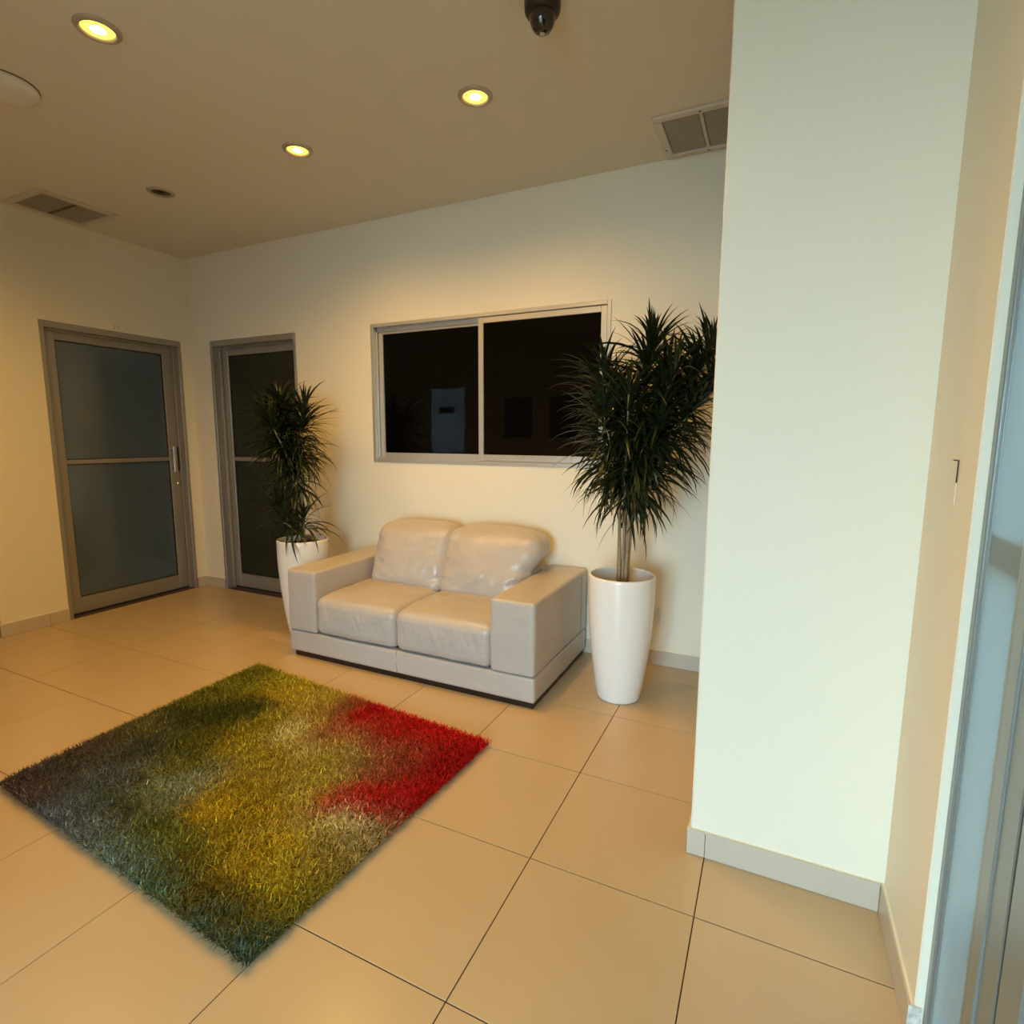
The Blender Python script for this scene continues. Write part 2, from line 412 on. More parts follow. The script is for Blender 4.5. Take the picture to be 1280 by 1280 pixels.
glass_door('door_1', 'aluminium door with blue-grey frosted glass in the left wall', 'y', D1[0], D1[1], XL, -1, M_GLASS_D1, 0.088, 0.07, handle=True)
glass_door('door_2', 'aluminium door with dark greenish glass behind the smaller plant', 'x', D2[0], D2[1], YB, 1, M_GLASS_D2, 0.075, 0.075)
# unseen dark backings that close the openings behind the two inner doors
box('door_1_backing', (XL - TH - 0.012, XL - TH - 0.002, D1[0] - 0.05, D1[1] + 0.05, 0, HEAD + 0.05), M_ALU_D).name = 'door_backing_1'
box('door_2_backing', (D2[0] - 0.05, D2[1] + 0.05, YB + TH + 0.002, YB + TH + 0.012, 0, HEAD + 0.05), M_ALU_D).name = 'door_backing_2'
for n_, l_ in (('door_backing_1', 'dark panel closing the room behind the frosted door'), ('door_backing_2', 'dark panel closing the room behind the green glass door')):
    tag(bpy.data.objects[n_], l_, 'panel', kind='structure')

# door set at the right edge: narrow frosted sidelight, then the glazed leaf
org = (0.55, -1.16, 0)
d3 = empty('door_3', org); tag(d3, 'aluminium framed glass door at the right picture edge', 'door', kind='structure')
XS = 0.495
YJ = Y3 - 0.022
boxes('door_frame', [(XS, XS + 0.07, YJ, Y3, 0, HEAD), (XS, XS + 0.07, -2.2, -2.17, 0, HEAD), (XS, XS + 0.07, -2.17, YJ, HEAD - 0.05, HEAD)], M_ALU_C, d3, 0.002, org)
sl = boxes('sidelight', [(XS + 0.004, XS + 0.05, YJ - 0.012, YJ, 0.0, HEAD - 0.05), (XS + 0.002, XS + 0.05, -0.322, -0.312, 0.0, HEAD - 0.05),
                         (XS + 0.004, XS + 0.05, -0.312, YJ - 0.012, 0.0, 0.03), (XS + 0.004, XS + 0.05, -0.312, YJ - 0.012, HEAD - 0.08, HEAD - 0.05)], M_ALU_C, d3, 0.001, org)
box('pane', (XS + 0.006, XS + 0.012, -0.312, YJ - 0.012, 0.03, HEAD - 0.08), G_SIDE, sl, off=org)
box('mid_rail', (XS + 0.016, XS + 0.045, -0.312, YJ - 0.012, 1.095, 1.155), M_ALU_C, sl, off=org)
box('gasket', (XS + 0.012, XS + 0.05, -0.332, -0.322, 0.0, HEAD - 0.05), M_ALU_D, sl, off=org)
boxes('mullion', [(XS - 0.002, XS + 0.05, -0.372, -0.332, 0.0, HEAD - 0.05), (XS + 0.002, XS + 0.05, -0.432, -0.372, 0.0, HEAD - 0.05)], M_ALU_C, d3, 0.002, org)
box('gasket', (XS + 0.014, XS + 0.05, -0.446, -0.432, 0.0, HEAD - 0.05), M_ALU_D, d3, off=org)
lf = boxes('leaf', [(XS, XS + 0.042, -0.52, -0.446, 0.012, HEAD - 0.055), (XS, XS + 0.042, -2.165, -2.09, 0.012, HEAD - 0.055),
                    (XS, XS + 0.042, -2.09, -0.52, 0.012, 0.12), (XS, XS + 0.042, -2.09, -0.52, HEAD - 0.12, HEAD - 0.055)], M_ALU_C, d3, 0.003, org)
box('pane', (XS + 0.016, XS + 0.022, -2.09, -0.52, 0.12, HEAD - 0.12), G_TINT, lf, off=org)

# glazed entrance in the rear wall (behind the camera; the daylight comes through it)
org = ((ENT[0] + ENT[1]) / 2, YE - 0.08, 0)
d4 = empty('door_4', org); tag(d4, 'glazed entrance doors behind the camera', 'door', kind='structure')
boxes('door_frame', frame_bars(ENT[0], ENT[1], 0, HEAD, YE - 0.12, YE - 0.04, 0.04, 0.01), M_ALU_L, d4, 0.002, org)
xm = (ENT[0] + ENT[1]) / 2
for a, b_ in ((ENT[0] + 0.045, xm - 0.002), (xm + 0.002, ENT[1] - 0.045)):
    lf = boxes('leaf', frame_bars(a, b_, 0.012, HEAD - 0.045, YE - 0.10, YE - 0.06, 0.05, 0.10), M_ALU_L, d4, 0.002, org)
    box('pane', (a + 0.05, b_ - 0.05, YE - 0.083, YE - 0.077, 0.112, HEAD - 0.095), G_CLEAR, lf, off=org)

# frosted door seen only as a reflection in the dark window
org = ((D5[0] + D5[1]) / 2, YR - 0.08, 0)
d5 = empty('door_5', org); tag(d5, 'frosted glass door with small dark sign reflected in window', 'door', kind='structure')
boxes('door_frame', frame_bars(D5[0], D5[1], 0, D5[3], YR - 0.12, YR - 0.04, 0.03, 0.01), M_ALU, d5, 0.002, org)
box('pane', (D5[0] + 0.03, D5[1] - 0.03, YR - 0.083, YR - 0.077, 0.01, D5[3] - 0.03), G_FROST, d5, off=org)
box('sign_plate', (-4.76, -4.48, YR - 0.077, YR - 0.073, 1.70, 1.80), M_BLACK, d5, 0.001, off=org)

# terrace outside
terr = box('ground', (-14, 10, -16, YE - TH - 0.06, -0.2, -0.03), M_TERRACE)
tag(terr, 'concrete terrace outside the entrance', 'ground', kind='structure')
terr2 = box('ground_side', (XR + 0.75, 10, YE - TH, 6, -0.2, -0.03), M_TERRACE)
tag(terr2, 'concrete paving outside the right glass door', 'ground', kind='structure')

# ------------------------------------------------------------------ sofa
SX0, SX1, SY0, SY1 = -2.482, -0.862, 0.870, 1.690
so = (-1.672, 1.28, 0)
sofa = empty('sofa', so)
tag(sofa, 'two-seat greige leather sofa with broad square arms against the back wall', 'sofa')
box('plinth', (SX0 + 0.02, SX1 - 0.012, SY0 + 0.022, SY1 - 0.02, 0.0, 0.036), M_DARKWOOD, sofa, 0.003, 1, so)
base = rbox('base', (SX0, SX1, SY0 + 0.004, SY1, 0.034, 0.164), 0.014, M_LEATHER, sofa, 24, (0.002, 0.002, 0.004, 0, 0, 0), 0.0015, 7, None, so)
box('seam', (-1.683, -1.679, SY0 + 0.0, SY0 + 0.0035, 0.045, 0.160), M_SEAM, base, off=so)
A0, A1 = -2.262, -1.104
box('dark_gap_fill', (SX0 + 0.020, SX1 - 0.020, SY0 + 0.045, SY1 - 0.012, 0.150, 0.300), M_DARKWOOD, sofa, off=so)  # dark box added inside so the gaps between parts read as shade
for k, (x0, x1) in enumerate(((SX0, A0), (A1, SX1))):
    arm = rbox('arm', (x0, x1, SY0, SY1, 0.1665, 0.541), 0.018, M_LEATHER, sofa, 16, (0.004, 0.004, 0.005, 0.002, 0, 0.004), 0.003, 6, None, so, seed=k + 1)
    bm = bmesh.new()
    # stitched seam along the top front edge and down the rear of the outer side
    xs = x1 + 0.0045 if k else x0 - 0.0045
    add_tube(bm, [Vector((xs, 1.575, 0.17)) - Vector(so), Vector((xs, 1.575, 0.515)) - Vector(so)], 0.0022, 6)
    from_bm('seam', bm, M_SEAM, arm, True)
def seat_def(xa, xb, zt=0.168):
    def f(p):
        # the top rises towards the back, the front edge rolls down; creases in the front face
        t = (p.y - SY0) / 0.5
        hgt = max(0.0, min(1.0, (p.z - 0.19) / 0.2)); hgt = hgt * hgt * (3 - 2 * hgt)
        p.z += hgt * (0.004 * max(0, min(1, t)) - 0.010 * max(0, 0.22 - t) / 0.22)
        fr = max(0.0, 1 - (p.y - SY0) / 0.09)
        s = math.sin(max(0.0, min(1.0, (p.z - 0.175) / 0.225)) * math.pi)
        c1 = noise.noise(Vector((p.x * 34 + p.z * 14, p.z * 4, 3.1))); c2 = noise.noise(Vector((p.x * 15 - p.z * 10, p.z * 7, 7.7)))
        p.y += fr * s * (0.0045 * c1 + 0.004 * c2)
        tp = max(0.0, min(1.0, (p.z - 0.36) / 0.05))
        p.z += tp * 0.004 * noise.noise(Vector((p.x * 8, p.y * 11, 2.2)))
        return p
    return f
for k, (x0, x1) in enumerate(((A0 - 0.002, -1.690), (-1.689, A1 + 0.002))):
    rbox('seat_cushion', (x0, x1, SY0 - 0.002, 1.42, 0.1665, 0.398), 0.044, M_LEATHER, sofa, 56, (0, 0, 0.010, 0, 0, 0.018), 0.004, 8, seat_def(x0, x1), so, seed=5 + k)
rbox('back_frame', (A0 - 0.01, A1 + 0.01, 1.555, SY1, 0.170, 0.545), 0.05, M_LEATHER, sofa, 12, (0, 0, 0, 0, 0, 0.005), 0.002, 6, None, so, seed=9)
def back_def(x0, x1, right):
    xc = (x0 + x1) / 2
    def f(p):
        t = (p.z - 0.39) / 0.42
        p.y += 0.135 * t                                   # leans back
        u = (p.x - xc) / (x1 - x0) * 2
        p.z -= 0.014 * abs(u) ** 4 * max(0, t)             # shoulders drop
        p.z -= 0.030 * max(0.0, u if right else -u) ** 6 * max(0, t)
        if right and u > 0:                                # the outer end spills over the arm
            k_ = max(0.0, min(1.0, (p.z - 0.555) / 0.10)); p.x += 0.055 * u * k_ * k_ * (3 - 2 * k_)
        if p.y < 1.50:
            # soft wrinkles: pulled folds near the corners, dents in the lower half
            p.y += 0.010 * noise.noise(Vector((p.x * 13 + p.z * 9, p.z * 20 - p.x * 6, 1.7 + right))) * (0.25 + u * u)
            p.y += 0.011 * noise.noise(Vector((p.x * 6 + p.z * 3, p.z * 7, 8.2 + right)))
            low = max(0.0, 1 - abs(p.z - 0.53) / 0.10)
            p.y += 0.007 * low * noise.noise(Vector((p.x * 26 - p.z * 12, p.z * 8, 4.4 + right)))
        return p
    return f
rbox('back_cushion', (A0 + 0.040, -1.668, 1.285, 1.500, 0.372, 0.772), 0.058, M_LEATHER, sofa, 48, (0.006, 0.014, 0.050, 0.02, 0, 0.018), 0.006, 7, back_def(A0 + 0.03, -1.68, 0), so, seed=11)
rbox('back_cushion', (-1.684, A1 - 0.006, 1.275, 1.500, 0.372, 0.768), 0.058, M_LEATHER, sofa, 48, (0.014, 0.008, 0.055, 0.02, 0, 0.020), 0.006, 7, back_def(-1.68, A1, 5), so, seed=14)

# ------------------------------------------------------------------ potted dracaenas
def leaf_mesh(L, W, droop, twist, name):
    n = 6; vs = []; fs = []
    ang = 0.0; x = z = 0.0
    for i in range(n + 1):
        t = i / n
        wdt = W * (0.45 + 0.55 * min(1, t / 0.25)) * (1 - max(0, (t - 0.45) / 0.55) ** 1.6) * 0.5 + 0.0004
        tw = twist * t
        cy, sy = math.cos(tw), math.sin(tw)
        vs += [(x, -wdt * cy, z + wdt * 0.35 - wdt * sy), (x, 0, z), (x, wdt * cy, z + wdt * 0.35 + wdt * sy)]
        ang = -droop * (t ** 1.15)
        x += L / n * math.cos(ang); z += L / n * math.sin(ang)
    for i in range(n):
        a = i * 3
        fs += [(a, a + 1, a + 4, a + 3), (a + 1, a + 2, a + 5, a + 4)]
    me = bpy.data.meshes.new(name); me.from_pydata(vs, [], fs); me.materials.append(M_LEAF)
    for p in me.polygons: p.use_smooth = True
    return me
LEAVES = [leaf_mesh(0.27, 0.015, 0.5, 0.2, 'leaf'), leaf_mesh(0.28, 0.016, 1.0, -0.3, 'leaf'), leaf_mesh(0.26, 0.014, 1.5, 0.3, 'leaf'),
          leaf_mesh(0.30, 0.016, 1.25, 0.5, 'leaf'), leaf_mesh(0.24, 0.013, 2.0, -0.4, 'leaf'), leaf_mesh(0.21, 0.013, 0.8, 0.1, 'leaf')]
LV = []
for me in LEAVES:
    LV.append((np.array([v.co[:] for v in me.vertices]), [tuple(p.vertices) for p in me.polygons]))

def plant(name, label, cx, cy, pr, soil_z, canes, seed, ymax, leaf_scale=1.0, strays=(), xmax=9.0):
    rnd = random.Random(seed)
    org = Vector((cx, cy, 0)); root = empty(name, org)
    tag(root, label, 'potted plant', 'potted dracaenas flanking the sofa')
    R1, R0, H = 0.166, 0.112, 0.647
    prof = [(0, 0.0), (R0 - 0.012, 0.0), (R0 - 0.003, 0.004), (R0, 0.012), (R0 + 0.012, 0.08), (R0 + 0.029, 0.20), (R0 + 0.043, 0.33), (R0 + 0.051, 0.45), (R0 + 0.0545, 0.55), (R1, 0.63), (R1, 0.642),
            (R1 - 0.004, H), (R1 - 0.010, H), (R1 - 0.013, 0.640), (R1 - 0.014, 0.58), (R1 - 0.024, soil_z)]
    pot = lathe('pot', prof, M_POT, root, 64)
    lathe('soil', [(R1 - 0.0235, soil_z - 0.02), (R1 - 0.0235, soil_z), (0.06, soil_z + 0.006), (0, soil_z + 0.008)], M_SOIL, root, 32)
    items = []
    for ci, (bx_, by_, hx, hy, hz, crown, nl, curv) in enumerate(canes):
        p0 = Vector((bx_, by_, soil_z - 0.01)); p3 = Vector((hx - cx, hy - cy, hz))
        p1 = p0 + Vector((0, 0, (hz - soil_z) * 0.45)); p2 = p3 - Vector(((hx - cx) * curv, (hy - cy) * curv, (hz - soil_z) * 0.30))
        pts = []
        for i in range(11):
            t = i / 10
            pts.append(((1 - t) ** 3) * p0 + 3 * t * (1 - t) ** 2 * p1 + 3 * t * t * (1 - t) * p2 + t ** 3 * p3)
        bm = bmesh.new(); add_tube(bm, pts, [0.0085 - 0.0045 * i / 10 for i in range(11)], 7)
        from_bm('cane', bm, M_CANE, root, True)
        seglen = [(pts[i + 1] - pts[i]).length for i in range(10)]; tot = sum(seglen)
        for k in range(nl):
            s = rnd.random() ** 1.25                      # 0 = tip, 1 = lowest leaf
            dist = tot - s * min(crown, tot * 0.8)
            acc = 0; p = pts[-1]
            for i in range(10):
                if acc + seglen[i] >= dist: p = pts[i].lerp(pts[i + 1], (dist - acc) / seglen[i]); break
                acc += seglen[i]
            az = rnd.uniform(0, 2 * math.pi)
            el = math.radians(74 - 92 * s ** 0.8 + rnd.uniform(-20, 20))
            v = 5 if s < 0.06 else rnd.choice((0, 1, 1, 2, 3) if s < 0.4 else (1, 2, 3, 3, 4))
            sc = leaf_scale * rnd.uniform(0.8, 1.15)
            ok = False
            for _try in range(8):
                M = Matrix.Translation(p) @ Matrix.Rotation(az, 4, 'Z') @ Matrix.Rotation(-el, 4, 'Y') @ Matrix.Rotation(rnd.uniform(-0.4, 0.4), 4, 'X') @ Matrix.Scale(sc, 4)
                A = np.array(M); w_ = LV[v][0] @ A[:3, :3].T + A[:3, 3]
                if w_[:, 0].max() + cx < xmax and w_[:, 1].max() + cy < ymax: ok = True; break
                az = rnd.uniform(0, 2 * math.pi)
            if not ok: continue
            items.append((v, M))
    for (x, y, z, az, el, v, sc) in strays:
        M = Matrix.Translation((x - cx, y - cy, z)) @ Matrix.Rotation(az, 4, 'Z') @ Matrix.Rotation(-el, 4, 'Y') @ Matrix.Scale(sc, 4)
        items.insert(0, (v, M))
    # the 300 leaves nearest the viewer's side are single parts, the rest one foliage part
    ns = len(strays)
    rest = items[ns:]
    vd = (CAM_POS - org).normalized()
    rest.sort(key=lambda it: -(it[1] @ Vector((0.15, 0, 0))).dot(vd))
    items = items[:ns] + rest
    for v, M in items[:300]:
        o = bpy.data.objects.new('leaf', LEAVES[v]); COL.objects.link(o); o.parent = root; o.matrix_local = M
    V, Fc = [], []
    base_i = 0
    for v, M in items[300:]:
        co, fs = LV[v]; A = np.array(M)
        V.append(co @ A[:3, :3].T + A[:3, 3]); Fc += [tuple(i + base_i for i in f) for f in fs]; base_i += len(co)
    if V:
        me = bpy.data.meshes.new('foliage'); me.from_pydata(np.vstack(V).tolist(), [], Fc); me.materials.append(M_LEAF)
        for p in me.polygons: p.use_smooth = True
        o = link('foliage', me, None, root); o['kind'] = 'stuff'
    return root

CR = [  # base offset, head x y z, leafy length, leaves, curvature
    (0.000, 0.000, -0.415, 1.20, 1.740, 0.45, 150, 0.55), (-0.020, 0.010, -0.640, 1.16, 1.620, 0.45, 150, 0.75),
    (-0.025, 0.020, -0.630, 1.34, 1.580, 0.42, 120, 0.75), (0.022, -0.010, -0.290, 1.10, 1.620, 0.45, 150, 0.75),
    (0.025, 0.012, -0.150, 1.25, 1.700, 0.50, 190, 0.8), (0.008, -0.022, -0.480, 1.02, 1.520, 0.45, 150, 0.75),
    (0.015, 0.025, -0.370, 1.38, 1.640, 0.45, 110, 0.7), (-0.010, -0.012, -0.620, 1.10, 1.430, 0.36, 120, 0.8),
    (0.012, 0.004, -0.340, 1.10, 1.400, 0.40, 130, 0.8), (0.002, 0.014, -0.510, 1.18, 1.270, 0.24, 130, 0.8),
    (0.016, -0.012, -0.220, 1.20, 1.460, 0.40, 150, 0.8), (0.010, -0.006, -0.400, 1.14, 1.270, 0.24, 120, 0.8), (0.018, 0.010, -0.13, 1.30, 1.56, 0.35, 110, 0.85)]
plant('dracaena_plant', 'taller bushy dracaena in a white tapered pot between sofa and white pier', -0.535, 1.225, 0.166, 0.560, CR, 3, 1.70, xmax=-0.056,
      strays=((-0.56, 1.20, 0.93, math.radians(200), math.radians(-50), 0, 0.75), (-0.46, 1.19, 0.95, math.radians(-10), math.radians(-66), 0, 0.85)))
CL = [(0.000, 0.000, -2.800, 1.16, 1.530, 0.40, 170, 0.6), (-0.018, 0.010, -2.970, 1.20, 1.470, 0.34, 170, 0.75), (0.015, 0.000, -2.640, 1.22, 1.490, 0.36, 130, 0.7),
      (-0.010, 0.020, -2.900, 1.32, 1.460, 0.36, 110, 0.7), (0.010, -0.016, -2.760, 1.06, 1.400, 0.34, 130, 0.75), (0.004, 0.012, -2.690, 1.18, 1.190, 0.24, 60, 0.7), (-0.004, 0.006, -2.770, 1.18, 1.230, 0.24, 50, 0.7),
      (-0.030, -0.012, -2.850, 1.15, 0.830, 0.14, 45, 0.7), (0.030, -0.010, -2.620, 1.16, 0.800, 0.12, 40, 0.7), (0.0, -0.04, -2.74, 1.10, 0.77, 0.10, 30, 0.7)]
plant('dracaena_plant', 'shorter dracaena in a white pot left of the sofa before the dark glass door', -2.712, 1.228, 0.166, 0.610, CL, 8, 1.69, 0.92)

# ------------------------------------------------------------------ shaggy rug
RC = {'L': (-2.462, -0.552), 'T': (-2.500, 0.648), 'R': (-0.915, 0.508), 'B': (-0.990, -0.650)}
rug_o = (-1.70, 0.0, 0)
rug = empty('shag_rug', rug_o)
tag(rug, 'shaggy multicoloured rug in olive, gold, grey and red before the sofa', 'rug')
bm = bmesh.new()
def rug_pt(u, v):
    L, Tt, Rr, B = (np.array(RC[k]) for k in 'LTRB')
    p = (1 - u) * (1 - v) * L + u * (1 - v) * B + (1 - u) * v * Tt + u * v * Rr
    return p
vb = []; n_ = 16
for i in range(n_ + 1):
    for j in range(n_ + 1):
        p = rug_pt(0.012 + 0.976 * i / n_, 0.012 + 0.976 * j / n_)
        vb.append(bm.verts.new((p[0] - rug_o[0], p[1] - rug_o[1], 0.010)))
for i in range(n_):
    for j in range(n_):
        a = i * (n_ + 1) + j
        bm.faces.new((vb[a], vb[a + n_ + 1], vb[a + n_ + 2], vb[a + 1]))
ex = bmesh.ops.extrude_face_region(bm, geom=bm.faces[:])
bmesh.ops.translate(bm, verts=[g for g in ex['geom'] if isinstance(g, bmesh.types.BMVert)], vec=(0, 0, -0.009))
bmesh.ops.recalc_face_normals(bm, faces=bm.faces)
from_bm('backing', bm, mat('rug_backing', (0.10, 0.085, 0.04), 1.0, noise_scale=30, noise_amt=0.3), rug)

# dye pattern: control points on the rug (x, y, sRGB) blended smoothly
RUGCOL = [(-2.421, -0.514, 60, 50, 55), (-2.375, -0.405, 58, 52, 52), (-2.251, -0.538, 66, 56, 59), (-2.147, -0.353, 66, 68, 71), (-2.237, -0.245, 66, 62, 55), (-2.418, -0.300, 66, 55, 52), (-2.210, -0.165, 55, 54, 41), (-1.992, -0.463, 66, 72, 71), (-2.301, 0.053, 46, 46, 23), (-2.345, -0.049, 80, 74, 44), (-2.168, 0.159, 48, 52, 14), (-2.103, 0.261, 52, 54, 14), (-2.042, -0.049, 70, 68, 18), (-2.373, 0.557, 92, 88, 22), (-2.212, 0.523, 130, 115, 26), (-2.065, 0.469, 148, 124, 32), (-2.342, 0.406, 96, 90, 24), (-1.833, 0.456, 146, 122, 46), (-2.384, 0.254, 84, 80, 24), (-1.895, -0.202, 84, 80, 22), (-1.842, -0.314, 96, 98, 75), (-1.841, -0.244, 116, 116, 96), (-1.846, 0.012, 124, 104, 22), (-1.891, 0.172, 120, 104, 24), (-1.723, 0.200, 166, 146, 92), (-1.564, 0.114, 150, 128, 70), (-1.637, 0.014, 128, 106, 24), (-1.568, -0.305, 140, 110, 16), (-1.589, -0.192, 124, 102, 20), (-1.417, -0.232, 132, 104, 16), (-1.205, -0.321, 150, 122, 20), (-1.270, -0.445, 136, 108, 18), (-1.113, -0.421, 140, 118, 20), (-1.870, -0.451, 62, 62, 36), (-1.673, -0.487, 72, 74, 28), (-1.881, -0.546, 82, 88, 96), (-2.034, -0.553, 70, 74, 87), (-1.691, -0.575, 86, 98, 96), (-1.538, -0.592, 72, 84, 73), (-1.414, -0.598, 62, 76, 55), (-1.196, -0.627, 58, 70, 57), (-1.022, -0.642, 52, 66, 59), (-1.417, -0.498, 80, 72, 18), (-1.275, -0.547, 74, 64, 16), (-1.144, -0.545, 62, 56, 14), (-1.011, -0.579, 52, 60, 39), (-1.532, -0.459, 82, 80, 24), (-1.404, -0.398, 120, 98, 18), (-1.670, 0.445, 120, 70, 40), (-1.605, 0.311, 140, 70, 46), (-1.576, 0.422, 150, 11, 14), (-1.532, 0.512, 146, 5, 9), (-1.301, 0.514, 152, 3, 8), (-1.123, 0.507, 156, 4, 9), (-0.946, 0.483, 150, 4, 10), (-0.947, 0.349, 126, 2, 6), (-1.005, 0.259, 122, 2, 6), (-0.949, 0.118, 140, 2, 7), (-0.963, 0.011, 124, 2, 7), (-1.149, 0.189, 120, 44, 32), (-1.328, 0.263, 128, 60, 44), (-1.327, 0.370, 140, 14, 17), (-1.161, -0.011, 150, 11, 14), (-1.234, -0.096, 144, 52, 36), (-1.154, -0.082, 140, 54, 44), (-1.013, -0.060, 128, 50, 42), (-1.056, 0.066, 138, 7, 10), (-1.200, 0.106, 120, 62, 42), (-1.330, 0.072, 138, 114, 58), (-1.379, 0.172, 136, 112, 60), (-1.426, 0.085, 132, 112, 40), (-1.372, -0.034, 140, 120, 44), (-1.324, -0.139, 136, 114, 46), (-1.292, 0.120, 122, 82, 46), (-1.142, -0.136, 164, 150, 112), (-1.035, -0.158, 140, 126, 92), (-0.987, -0.135, 120, 100, 66), (-1.157, -0.196, 146, 128, 72), (-1.032, -0.257, 120, 102, 54), (-1.051, -0.339, 116, 96, 36), (-1.146, -0.312, 124, 102, 34), (-1.026, -0.427, 104, 92, 24), (-1.023, -0.516, 92, 84, 22), (-1.097, -0.477, 120, 102, 20), (-1.573, 0.214, 130, 88, 44), (-1.690, 0.309, 140, 112, 48), (-1.078, -0.044, 142, 10, 14)]
def s2l(c):
    c = np.asarray(c, float) / 255
    return np.where(c <= 0.04045, c / 12.92, ((c + 0.055) / 1.055) ** 2.4)
cp = np.array([r[:2] for r in RUGCOL]); cc = s2l(np.array([r[2:] for r in RUGCOL]))
NF = 150000
u = rng.random(NF); v = rng.random(NF)
L_, T_, R_, B_ = (np.array(RC[k]) for k in 'LTRB')
P = ((1 - u) * (1 - v))[:, None] * L_ + (u * (1 - v))[:, None] * B_ + ((1 - u) * v)[:, None] * T_ + (u * v)[:, None] * R_
Q = P + rng.normal(0, 0.026, (NF, 2))
C = np.zeros((NF, 3)); Wt = np.zeros(NF)
for k in range(len(cp)):
    d2 = ((Q - cp[k]) ** 2).sum(1)
    wk = 1 / (d2 + 0.0006) ** 2.2
    C += wk[:, None] * cc[k]; Wt += wk
C /= Wt[:, None]
C *= np.array((1.40, 1.58, 1.45)) * rng.lognormal(-0.06, 0.46, NF)[:, None]
pale = rng.random(NF) < 0.10
C[pale] = C[pale] * 1.7 + 0.006
C = np.clip(C, 0, 1)
# tufts: fibres lean together with their neighbours
cell = (np.floor(Q / 0.014)).astype(int)
h = (cell[:, 0] * 73856093) ^ (cell[:, 1] * 19349663)
az = ((h % 997) / 997.0) * 2 * np.pi + rng.normal(0, 0.7, NF)
lean = np.clip(rng.normal(0.95, 0.25, NF), 0.2, 1.35)
ln = rng.uniform(0.024, 0.036, NF)
D = np.stack([np.cos(az), np.sin(az)], 1); S = np.stack([-np.sin(az), np.cos(az)], 1)
wd = rng.uniform(0.0010, 0.0017, NF)
base3 = np.concatenate([P - np.array(rug_o[:2]), np.full((NF, 1), 0.009)], 1)
def at(t, w_):
    hor = ln * t * np.sin(lean * t); ver = ln * t * np.cos(lean * t * 0.9)
    c3 = base3 + np.concatenate([D * hor[:, None], ver[:, None]], 1)
    s3 = np.concatenate([S * (wd * w_)[:, None], np.zeros((NF, 1))], 1)
    return c3 - s3, c3 + s3
a0, a1 = at(0.0, 0.8); b0, b1 = at(0.55, 1.0); t0, t1 = at(1.0, 0.0)
verts = np.stack([a0, a1, b0, b1, t0], 1).reshape(-1, 3)
me = bpy.data.meshes.new('pile')
me.vertices.add(NF * 5); me.vertices.foreach_set('co', verts.ravel())
i5 = np.arange(NF) * 5
loops = np.stack([i5, i5 + 1, i5 + 3, i5 + 2, i5 + 2, i5 + 3, i5 + 4], 1).ravel()
me.loops.add(NF * 7); me.loops.foreach_set('vertex_index', loops.astype(np.int32))
starts = np.stack([np.arange(NF) * 7, np.arange(NF) * 7 + 4], 1).ravel()
me.polygons.add(NF * 2); me.polygons.foreach_set('loop_start', starts.astype(np.int32))
me.polygons.foreach_set('loop_total', np.tile([4, 3], NF).astype(np.int32))
me.update(calc_edges=True)
ca = me.color_attributes.new('dye', 'FLOAT_COLOR', 'POINT')
ca.data.foreach_set('color', np.concatenate([np.repeat(C, 5, 0), np.ones((NF * 5, 1))], 1).ravel().astype(np.float32))
mp = bpy.data.materials.new('dyed_pile'); mp.use_nodes = True
b_ = mp.node_tree.nodes['Principled BSDF']; b_.inputs['Roughness'].default_value = 0.6
b_.inputs['Specular IOR Level'].default_value = 0.15
at_ = mp.node_tree.nodes.new('ShaderNodeVertexColor'); at_.layer_name = 'dye'
mp.node_tree.links.new(at_.outputs[0], b_.inputs['Base Color'])
me.materials.append(mp)
pile = link('pile', me, None, rug); pile['kind'] = 'stuff'

# ------------------------------------------------------------------ ceiling fittings
M_LENS = mat('lit_lamp_lens', (0.8, 0.6, 0.2), 0.4, emit=(1.0, 0.62, 0.06), emit_s=3.2)
M_BULB = mat('lit_bulb', (1, 0.9, 0.6), 0.4, emit=(1.0, 0.80, 0.34), emit_s=14.0)
def downlight(x, y, label, on=True, watts=LAMP_W):
    o = (x, y, ZC); r = empty('downlight', o)
    tag(r, label, 'ceiling light', 'round recessed ceiling downlights')
    lathe('trim_ring', [(0.052, 0.0), (0.052, -0.003), (0.056, -0.010), (0.062, -0.011), (0.070, -0.008), (0.075, -0.002), (0.075, 0.0)], M_RING, r, 40)
    if on:
        lathe('lens', [(0.0, -0.004), (0.030, -0.0035), (0.053, -0.001)], M_LENS, r, 32)
        lathe('bulb', [(0.0, -0.009), (0.012, -0.0085), (0.020, -0.0065), (0.024, -0.0045)], M_BULB, r, 24)
        l = bpy.data.lights.new('downlight_beam', 'SPOT'); l.energy = watts; l.color = LAMP_COL
        l.spot_size = math.radians(160); l.spot_blend = 1.0; l.shadow_soft_size = 0.05
        lo = bpy.data.objects.new('downlight_beam', l); COL.objects.link(lo); lo.parent = r; lo.location = (0, 0, -0.03)
    else:
        lathe('lens', [(0.0, -0.004), (0.030, -0.0035), (0.053, -0.001)], M_LAMPOFF, r, 32)  # dark disc, the shade of the unlit recess put into its colour
        lathe('bulb', [(0.0, -0.009), (0.012, -0.0085), (0.020, -0.0065), (0.024, -0.0045)], M_BLACK, r, 24)
downlight(-2.182, -0.116, 'lit recessed downlight at the upper left, the largest in view')
downlight(-2.182, 0.813, 'small lit recessed downlight between the unlit one and the yellow one')
downlight(-1.137, 0.807, 'lit yellow recessed downlight above the dark window, near the dome camera')
downlight(-3.318, 0.828, 'unlit dark recessed downlight beside the left ceiling vent', on=False)
downlight(-3.318, -0.116, 'lit recessed downlight out of view at the left')
downlight(-1.137, -0.116, 'added downlight out of view above the rug, extra floor light')  # unseen extra lamp, added to light the floor

